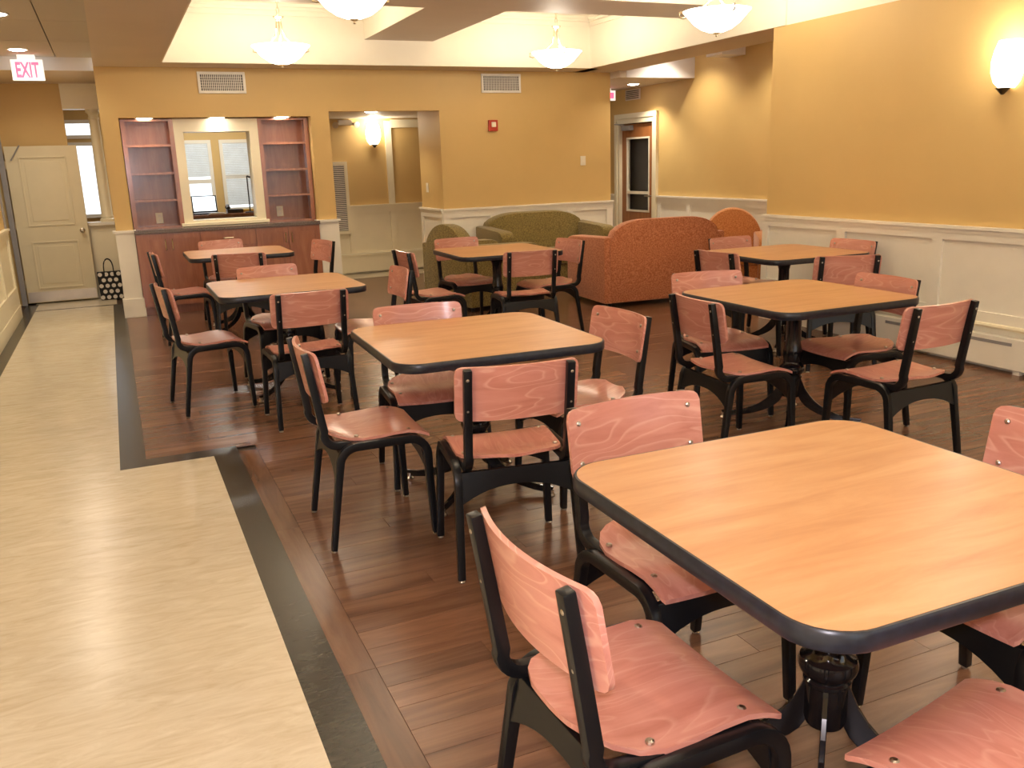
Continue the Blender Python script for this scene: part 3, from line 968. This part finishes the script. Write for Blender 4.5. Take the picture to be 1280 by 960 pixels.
pendant_bowl('glowing glass bowl pendant in the far left tray', 1.62, 8.8)
pendant_bowl('glowing glass bowl pendant in the far right tray', 4.5, 8.8)
pendant_bowl('glowing bowl pendant cut by the top edge, left of the beam', 1.62, 6.1)
pendant_bowl('glowing glass bowl pendant nearest the tan right wall', 4.58, 6.15)
pendant_bowl('bowl pendant above the centre table, out of view overhead', 1.62, 3.4)
pendant_bowl('bowl pendant above the right table, out of view overhead', 4.5, 3.4)
pendant_bowl('bowl pendant above the front table, out of view overhead', 1.62, 0.7)
pendant_bowl('bowl pendant overhead behind the viewer on the right', 4.5, 0.7)


def sconce(label, loc, rz, energy):
    s = thing('wall_sconce', label, 'wall lamp', loc, rz)
    # half-round frosted shade, wider at mid height; local -y points into the room
    rows = []
    prof = [(0.05, -0.15), (0.085, -0.11), (0.105, -0.05), (0.108, 0.02), (0.095, 0.09), (0.075, 0.15)]
    for r, z in prof:
        rows.append([(r * math.cos(math.pi + math.pi * j / 14), r * 1.05 * math.sin(math.pi + math.pi * j / 14) - 0.008, z) for j in range(15)])
    MB().slab(rows, lambda i, j: (0, 0.006, 0)).build('shade', 'sconce_glass', s, smooth=1.0)
    B(-0.04, 0.04, -0.012, 0, -0.12, 0.10).build('back_plate', 'bronze', s)
    MB().lathe([(0.008, -0.19), (0.02, -0.178), (0.035, -0.16), (0.05, -0.148)], 14, (0, -0.05, 0)).build('finial', 'bronze', s, smooth=0.8)
    v = Matrix.Rotation(rz, 4, 'Z') @ Vector((0, -0.16, 0.12))
    light('bulb', 'POINT', Vector(loc) + v, energy, WARM, soft=0.08)


sconce('glowing sconce on the right wall at the picture edge', (XR, 4.22, 2.02), R(-90), 3.5)
sconce('glowing sconce on the alcove wall above the grille', (3.50, 12.6, 1.95), 0, 6)


def downlight(label, x, y, z, energy, r=0.075, spot=R(120)):
    o = thing('downlight', label, 'ceiling light', (x, y, z), 0, 'recessed downlights')
    MB().lathe([(r, -0.004), (r + 0.018, -0.008), (r + 0.022, 0.0)], 20).build('trim_ring', 'vent_white', o, smooth=0.8)
    MB().lathe([(r * 0.6, -0.016), (r, -0.0085), (r, -0.002)], 20).build('lens', 'downlight', o, smooth=0.8)
    light('lamp', 'SPOT', (x, y, z - 0.03), energy, (1.0, 0.86, 0.66), (0, 0, 0), spot=spot, soft=0.05)


downlight('downlight over the left bookcase', 0.42, 10.335, 2.07, 6)
downlight('downlight over the framed interior window', 1.15, 10.335, 2.07, 6)
downlight('downlight over the right bookcase', 1.84, 10.335, 2.07, 6)
downlight('downlight in the alcove ceiling near the sconce', 3.05, 11.0, 2.16, 16)
downlight('hall downlight above the EXIT sign', -0.64, 10.1, 2.70, 30, spot=R(150))
downlight('added unseen light behind the EXIT sign, brightening the hall wall', -0.60, 11.2, 2.57, 12, spot=R(160))  # added lamp, kept out of sight, lifts the wall above the hall door
downlight('hall downlight cut by the left picture edge', -0.62, 8.0, 2.70, 30, spot=R(150))
downlight('hall downlight overhead, out of view', -0.62, 4.5, 2.70, 30, spot=R(150))
downlight('hall downlight overhead near the viewer', -0.62, 1.0, 2.70, 30, spot=R(150))
downlight('downlight under the white bulkhead near the recess door', 6.75, 10.9, 2.49, 45)
downlight('downlight in the raised recess ceiling, hidden by the header', 6.62, 9.7, 2.95, 40)
downlight('nearer downlight in the raised recess ceiling, hidden by the header', 6.62, 8.2, 2.95, 40)

# ================================================================== TABLES
TS = 0.942


def rounded_square(s, r, n=8):
    h = s / 2
    pts = []
    for (cx, cy, a0) in ((h - r, h - r, 0), (-h + r, h - r, 90), (-h + r, -h + r, 180), (h - r, -h + r, 270)):
        for k in range(n + 1):
            a = R(a0 + 90 * k / n)
            pts.append((cx + r * math.cos(a), cy + r * math.sin(a)))
    return pts


def make_table():
    t = thing('dining_table', '', 'table')
    poly = rounded_square(TS - 0.006, 0.105)
    MB().prism(poly, lambda p: (p[0], p[1], 0.71), lambda p: (p[0], p[1], 0.7405)).build('tabletop', 'table_laminate', t)
    # black vinyl edge band: ring with a soft outer profile
    po = rounded_square(TS + 0.004, 0.11); pi = rounded_square(TS - 0.008, 0.104)
    pm = rounded_square(TS + 0.012, 0.113)
    n = len(po)
    vs = []
    for ring, z in ((pi, 0.7398), (po, 0.7398), (pm, 0.734), (pm, 0.706), (po, 0.700), (pi, 0.700)):
        vs += [(p[0], p[1], z) for p in ring]
    fs = []
    for k in range(5):
        for i in range(n):
            j = (i + 1) % n
            fs.append((k * n + i, k * n + j, (k + 1) * n + j, (k + 1) * n + i))
    fs += [(5 * n + i, 5 * n + (i + 1) % n, (i + 1) % n, i) for i in range(n)]
    MB().add(vs, fs).build('edge_band', 'edge_vinyl', t, smooth=0.9)
    B(-0.2, 0.2, -0.2, 0.2, 0.692, 0.71).build('mounting_plate', 'black_frame', t, bevel=0.003)
    prof = [(0.03, 0.150), (0.045, 0.155), (0.050, 0.17), (0.050, 0.262), (0.056, 0.268), (0.056, 0.276), (0.050, 0.282), (0.066, 0.300), (0.070, 0.315), (0.066, 0.332), (0.052, 0.345), (0.047, 0.36), (0.055, 0.40), (0.050, 0.43), (0.042, 0.47), (0.042, 0.60), (0.05, 0.63), (0.06, 0.645), (0.05, 0.66), (0.08, 0.692)]
    MB().lathe(prof, 28).build('column', 'black_gloss', t, smooth=0.5)
    # four crescent plates
    up = []; lo = []
    for k in range(11):
        q = k / 10
        a = q * math.pi / 2
        up.append((0.385 - 0.345 * math.cos(a) ** 0.9, 0.345 - 0.30 * math.sin(a)))
        lo.append((0.375 - 0.335 * math.cos(a) ** 1.1, 0.175 - 0.16 * math.sin(a)))
    poly = up + lo[::-1]
    for k in range(4):
        a = R(45 + 90 * k)
        c_, s_ = math.cos(a), math.sin(a)
        fn = lambda p, o, c_=c_, s_=s_: (p[0] * c_ - o * s_, p[0] * s_ + o * c_, p[1])
        lg = MB().prism(poly, lambda p: fn(p, -0.007), lambda p: fn(p, 0.007)).build('leg', 'black_gloss', t, bevel=0.003)
        MB().lathe([(0.018, 0.0), (0.02, 0.004), (0.012, 0.012), (0.012, 0.03)], 12, (0.372 * c_, 0.372 * s_, 0)).build('glide', 'chrome', lg)
    return t


proto_t = make_table()
TABLES = {
    't1': (1.424, 1.415, -0.5, 0, 'large square wood grain table with black edge in the foreground'),
    't2': (1.425, 3.69, -1.8, 25, 'square wood grain table in the centre behind the foreground table'),
    't3': (1.003, 6.12, 0.0, 10, 'square wood grain table on the left, between centre table and cabinets'),
    't4': (3.10, 7.32, -2, -15, 'square wood grain table in front of the green armchair'),
    't5': (3.40, 3.79, 0, 0, 'square wood grain table on the right behind the foreground table'),
    't6': (4.85, 5.55, -2, 10, 'square wood grain table by the white wainscot and red sofa'),
    't7': (1.05, 8.92, 0, 30, 'smallest looking table, far left in front of the base cabinets'),
}
for i, (k, (x, y, a, ab, lb)) in enumerate(TABLES.items()):
    t = proto_t if i == 0 else copy_tree(proto_t)
    t.location = (x, y, 0)
    t.rotation_euler = (0, 0, R(a))
    t['label'] = lb
    t['group'] = 'square dining tables'

# ================================================================== CHAIRS
def arc(cx, cz, r, a0, a1, n):
    return [(cx + r * math.cos(R(a0 + (a1 - a0) * k / n)), cz + r * math.sin(R(a0 + (a1 - a0) * k / n))) for k in range(n + 1)]


def sweep_xz(path, yfn, wy, th, mat, name, parent):
    """flat bar bent in the x-z plane, wide in y by wy, thick th (list ok)"""
    n = len(path)
    pts, sides, ups = [], [], []
    for i, (x, z) in enumerate(path):
        a = path[max(i - 1, 0)]; b = path[min(i + 1, n - 1)]
        d = Vector((b[0] - a[0], 0, b[1] - a[1])).normalized()
        pts.append((x, yfn(z), z))
        sides.append((0, 1, 0))
        ups.append((-d.z, 0, d.x))
    return MB().bar(pts, sides, ups, wy, th).build(name, mat, parent, smooth=0.5, bevel=0.004)


def make_chair():
    c = thing('dining_chair', '', 'chair')
    # moulded seat, front is +x
    xs = [-0.205, -0.20, -0.185, -0.16, -0.12, -0.07, 0.0, 0.06, 0.12, 0.155, 0.172, 0.186, 0.198, 0.208]
    rows = []
    for x in xs:
        if x < -0.03:
            q = (-0.03 - x) / 0.178
            hwid = 0.205 * (1 - min(q, 1) ** 2.6) ** (1 / 2.6)
            hwid = max(hwid, 0.075)
        else:
            hwid = 0.205
        if x > 0.20:
            hwid = 0.205 - (x - 0.20) * 0.6
        z = 0.452
        if x > 0.11:
            z -= 0.030 * ((x - 0.11) / 0.098) ** 1.7
        z += 0.016 * max(0, (-x - 0.05) / 0.155) ** 2 - 0.010 * math.exp(-((x + 0.06) / 0.09) ** 2)
        rows.append([(x, hwid * (j / 5 - 1), z + 0.007 * abs(j / 5 - 1) ** 2) for j in range(11)])
    MB().slab(rows, lambda i, j: (0, 0, -0.012)).build('seat', 'chair_seat_ply', c, smooth=0.7)
    # backrest: bent sheet, concave to the front
    T = Vector((-0.165, 0, 0.98)).normalized()
    base = Vector((-0.222, 0, 0.612))
    rows = []
    Hb, r = 0.205, 0.028
    ts = [0, 0.004, 0.012, 0.028, 0.08, 0.125, Hb - 0.028, Hb - 0.012, Hb - 0.004, Hb]
    for t in ts:
        e = min(t, Hb - t)
        hwid = 0.228 if e >= r else 0.228 - r + math.sqrt(max(0, r * r - (r - e) ** 2))
        row = []
        for j in range(15):
            u = -1 + 2 * j / 14
            yy = u * hwid
            bow = -0.040 * (1 - (yy / 0.228) ** 2)
            row.append(tuple(base + T * t + Vector((bow + 0.018, yy, 0))))
        rows.append(row)
    MB().slab(rows, lambda i, j: (0.012, 0, 0.002)).build('backrest', 'chair_ply', c, smooth=0.7)
    for s in (-1, 1):
        # back post bending forward into the seat rail
        path = [(-0.268, 0.812), (-0.248, 0.69), (-0.228, 0.56), (-0.218, 0.495)] + arc(-0.166, 0.485, 0.055, 186, 268, 6) + [(-0.10, 0.4285), (0.02, 0.428), (0.13, 0.424)]
        sweep_xz(path, lambda z: s * 0.188, 0.030, [0.026, 0.029, 0.031, 0.032] + [0.032] * 7 + [0.026, 0.024, 0.022], 'black_frame', 'back_post', c)
        # inverted-U leg frame outside the rail
        path = [(-0.225, 0.008), (-0.196, 0.20), (-0.175, 0.335)] + arc(-0.10, 0.352, 0.072, 178, 95, 6) + [(0.02, 0.425), (0.10, 0.425)] + arc(0.115, 0.35, 0.075, 86, 6, 6) + [(0.192, 0.25), (0.198, 0.10), (0.202, 0.008)]
        n = len(path)
        th = [0.024, 0.028, 0.032] + [0.034] * (n - 6) + [0.031, 0.027, 0.024]
        sweep_xz(path, lambda z: s * (0.219 + 0.016 * (1 - min(z, 0.4) / 0.4)), 0.029, th, 'black_frame', 'leg_frame', c)
        for fx in (-0.225, 0.202):
            MB().lathe([(0.011, 0.0), (0.012, 0.004), (0.008, 0.009)], 10, (fx, s * 0.2345, 0)).build('glide', 'chrome', c)
        for (bx, bz) in ((-0.262, 0.775), (-0.243, 0.66)):
            # bolt heads in front of the backrest and behind the post
            p = Vector((bx + 0.0335, s * 0.19, bz))
            MB().tube([p + Vector((-0.012, 0, -0.002)), p + Vector((0.001, 0, 0)), p + Vector((0.0035, 0, 0.0005))], [0.0075, 0.0075, 0.004], 10).build('bolt', 'chrome', c)
            p = Vector((bx - 0.014, s * 0.19, bz))
            MB().tube([p + Vector((0.004, 0, 0)), p, p + Vector((-0.002, 0, 0))], [0.006, 0.006, 0.003], 8).build('bolt', 'chrome', c)
        for bx in (-0.09, 0.125):
            zz = 0.452 - (0.030 * ((bx - 0.11) / 0.105) ** 1.7 if bx > 0.11 else 0.0) + 0.005
            MB().lathe([(0.009, -0.004), (0.009, 0.001), (0.005, 0.0035)], 10, (bx, s * 0.178, zz)).build('bolt', 'chrome', c)
    # front and rear arched aprons between the leg frames
    for (x0, nm) in ((-0.163, 'rear'), (0.172, 'front')):
        top, poly = 0.405, []
        for k in range(13):
            u = -1 + 2 * k / 12
            poly.append((u * 0.212, 0.345 - 0.055 * abs(u) ** 2.2))
        poly = poly + [(0.212, top), (-0.212, top)]
        lean = -0.02 if nm == 'rear' else 0.012
        MB().prism(poly, lambda p: (x0 - 0.009 + lean * (top - p[1]) / 0.1, p[0], p[1]), lambda p: (x0 + 0.009 + lean * (top - p[1]) / 0.1, p[0], p[1])).build('apron', 'black_frame', c, bevel=0.002)
    return c


proto_c = make_chair()
SIDE = {'L': 'on the left of', 'R': 'on the right of', 'N': 'at the near side of', 'F': 'at the far side of'}
WHERE = {'t1': 'the foreground table', 't2': 'the centre table', 't3': 'the left table', 't4': 'the green armchair\'s table',
         't5': 'the right-hand table', 't6': 'the wainscot-side table', 't7': 'the cabinet-side table'}
CHAIRS = [
    ('t1', 'L', 0.862, 1.375, 2), ('t1', 'F', 1.325, 1.885, -88), ('t1', 'R', 1.915, 1.355, 180), ('t1', 'N', 1.33, 0.865, 100),
    ('t2', 'L', 0.870, 3.51, -2), ('t2', 'N', 1.268, 2.985, 81), ('t2', 'F', 1.32, 4.0, -96), ('t2', 'R', 1.85, 3.48, 181),
    ('t3', 'L', 0.455, 5.97, 8), ('t3', 'N', 0.965, 5.32, 92), ('t3', 'F', 1.02, 6.45, -80), ('t3', 'R', 1.52, 5.88, 178),
    ('t4', 'L', 2.39, 7.05, 2), ('t4', 'N', 3.02, 6.58, 82), ('t4', 'F', 2.97, 7.72, -86), ('t4', 'R', 3.47, 7.05, 182),
    ('t5', 'L', 2.84, 3.59, -4), ('t5', 'F', 3.20, 4.18, -103), ('t5', 'R', 3.68, 3.65, 177), ('t5', 'N', 3.39, 3.07, 92),
    ('t6', 'L', 4.26, 5.36, 5), ('t6', 'F', 4.84, 5.98, -86), ('t6', 'R', 5.13, 5.34, 182), ('t6', 'N', 4.62, 4.76, 66),
    ('t7', 'L', 0.52, 8.52, 3), ('t7', 'F', 1.01, 9.35, -79), ('t7', 'N', 0.99, 8.12, 76), ('t7', 'R', 1.61, 8.68, 192),
]
for i, (tk, sd, x, y, a) in enumerate(CHAIRS):
    c = proto_c if i == 0 else copy_tree(proto_c)
    c.location = (x, y, 0)
    c.rotation_euler = (0, 0, R(a))
    c['label'] = 'salmon plywood chair with black frame %s %s' % (SIDE[sd], WHERE[tk])
    c['group'] = 'plywood dining chairs'

# ================================================================== SOFAS
def hump(m_w, h_side, h_top, n=20, p=2.0, flat=0.0):
    """outline of a camel back: points (u, z) from left to right along the top"""
    out = []
    for k in range(n + 1):
        u = -1 + 2 * k / n
        q = max(0.0, (abs(u) - flat) / (1 - flat))
        out.append((u * m_w, h_side + (h_top - h_side) * (1 - q ** p) ** (1 / p)))
    return out


def soft(o, lv=2):
    return o


def sofa(name, label, cat, loc, rz, width, fabric_name, h_top=0.90, h_side=0.60, depth=0.85, arm_h=0.62, cushions=2, flat=0.0, p=2.0):
    """local: front faces +y, back at -y"""
    s = thing(name, label, cat, loc, rz)
    hw = width / 2
    yb, yf = -depth / 2, depth / 2
    aw = 0.17
    # base
    B(-hw + 0.03, hw - 0.03, yb + 0.03, yf - 0.03, 0.05, 0.30).build('base', fabric_name, s, bevel=0.02, smooth=0.6)
    # upholstered back with a humped top
    bw = hw - 0.06
    top = hump(bw, h_side, h_top, 22, p, flat)
    poly = [(-bw, 0.05)] + top + [(bw, 0.05)]
    MB().prism(poly, lambda q: (q[0], yb - 0.03 * (q[1] / 0.9), q[1]), lambda q: (q[0] * 0.985, yb + 0.20 - 0.06 * (q[1] / 0.9), q[1] - (0.01 if q[1] > 0.1 else 0))).build('back', fabric_name, s, bevel=0.028, smooth=0.5)
    # arms: sloping, rounded tops
    for sg in (-1, 1):
        prof = [(yb, 0.05), (yf - 0.02, 0.05), (yf, 0.10), (yf, arm_h - 0.06), (yf - 0.03, arm_h - 0.02), (yf - 0.10, arm_h), (yb, arm_h + 0.03)]
        x0, x1 = sg * (hw - aw), sg * hw
        MB().prism(prof, lambda q: (x0, q[0], q[1]), lambda q: (x1, q[0], q[1])).build('arm', fabric_name, s, bevel=0.03, smooth=0.5)
    inner = width - 2 * aw
    cw = inner / cushions
    for k in range(cushions):
        a = -hw + aw + k * cw
        B(a + 0.004, a + cw - 0.004, yb + 0.16, yf + 0.01, 0.30, 0.45).build('seat_cushion', fabric_name, s, bevel=0.04, smooth=0.6)
    for sx in (-1, 1):
        for yy in (yb + 0.08, yf - 0.08):
            MB().lathe([(0.018, 0.0), (0.026, 0.05)], 12, (sx * (hw - 0.10), yy, 0)).build('foot', 'dark_plastic', s)
    return s


sofa('sofa', 'red orange humped back sofa seen from behind beside the tables', 'sofa', (5.23, 8.22, 0), R(-4), 1.42, 'red_fabric', 0.90, 0.66, 0.95, 0.70, 2, 0.35, 2.2)
sofa('armchair', 'orange armchair with round back in the recess behind the red sofa', 'armchair', (6.50, 8.30, 0), R(146), 0.82, 'orange_fabric', 0.90, 0.5, 0.8, 0.60, 1, 0.0, 2.0)
sofa('loveseat', 'olive green loveseat with humped back against the back wall', 'sofa', (4.80, 9.78, 0), R(180), 1.52, 'green_fabric', 0.90, 0.66, 0.80, 0.72, 2, 0.3, 2.2)
sofa('armchair', 'olive green armchair with round back behind the far middle table', 'armchair', (3.58, 8.88, 0), R(-74), 0.86, 'green_fabric', 0.90, 0.52, 0.95, 0.66, 1, 0.0, 2.0)

# ================================================================== TOTE BAG
tb = thing('tote_bag', 'black tote bag with white polka dots on the hall floor', 'bag', (-0.145, 11.98, 0))
m = MB()
rows = []
for z in (0.0, 0.12, 0.25, 0.345):
    w0 = 0.125 + 0.012 * z / 0.345
    rows.append((w0, z))
poly = [(-0.125, 0), (0.125, 0), (0.133, 0.15), (0.137, 0.345), (-0.137, 0.345), (-0.133, 0.15)]
MB().prism(poly, lambda p: (p[0], -0.055 + 0.03 * p[1], p[1]), lambda p: (p[0], 0.055 - 0.03 * p[1], p[1])).build('bag_body', 'black_cloth', tb, bevel=0.006)
for (yy, lean) in ((-0.045, -1), (0.045, 1)):
    pts = []
    for k in range(13):
        t = math.pi * k / 12
        pts.append((-0.055 * math.cos(t), yy * (1 - 0.4 * math.sin(t)), 0.30 + 0.045 + 0.155 * math.sin(t) ** 0.7 if 0 < k < 12 else 0.30))
    MB().tube(pts, 0.007, 6).build('handle', 'black_cloth', tb)
for rI in range(5):
    for cI in range(4):
        z = 0.035 + rI * 0.070
        x = -0.105 + cI * 0.070 + (0.035 if rI % 2 else 0.0)
        if abs(x) > 0.118 or z > 0.33:
            continue
        y0 = -0.055 + 0.03 * z
        MB().prism([(x + 0.025 * math.cos(2 * math.pi * q / 14), z + 0.025 * math.sin(2 * math.pi * q / 14)) for q in range(14)],
                   lambda p: (p[0], -0.055 + 0.03 * p[1] - 0.0015, p[1]), lambda p: (p[0], -0.055 + 0.03 * p[1] + 0.002, p[1])).build('polka_dot', 'white_cloth', tb)
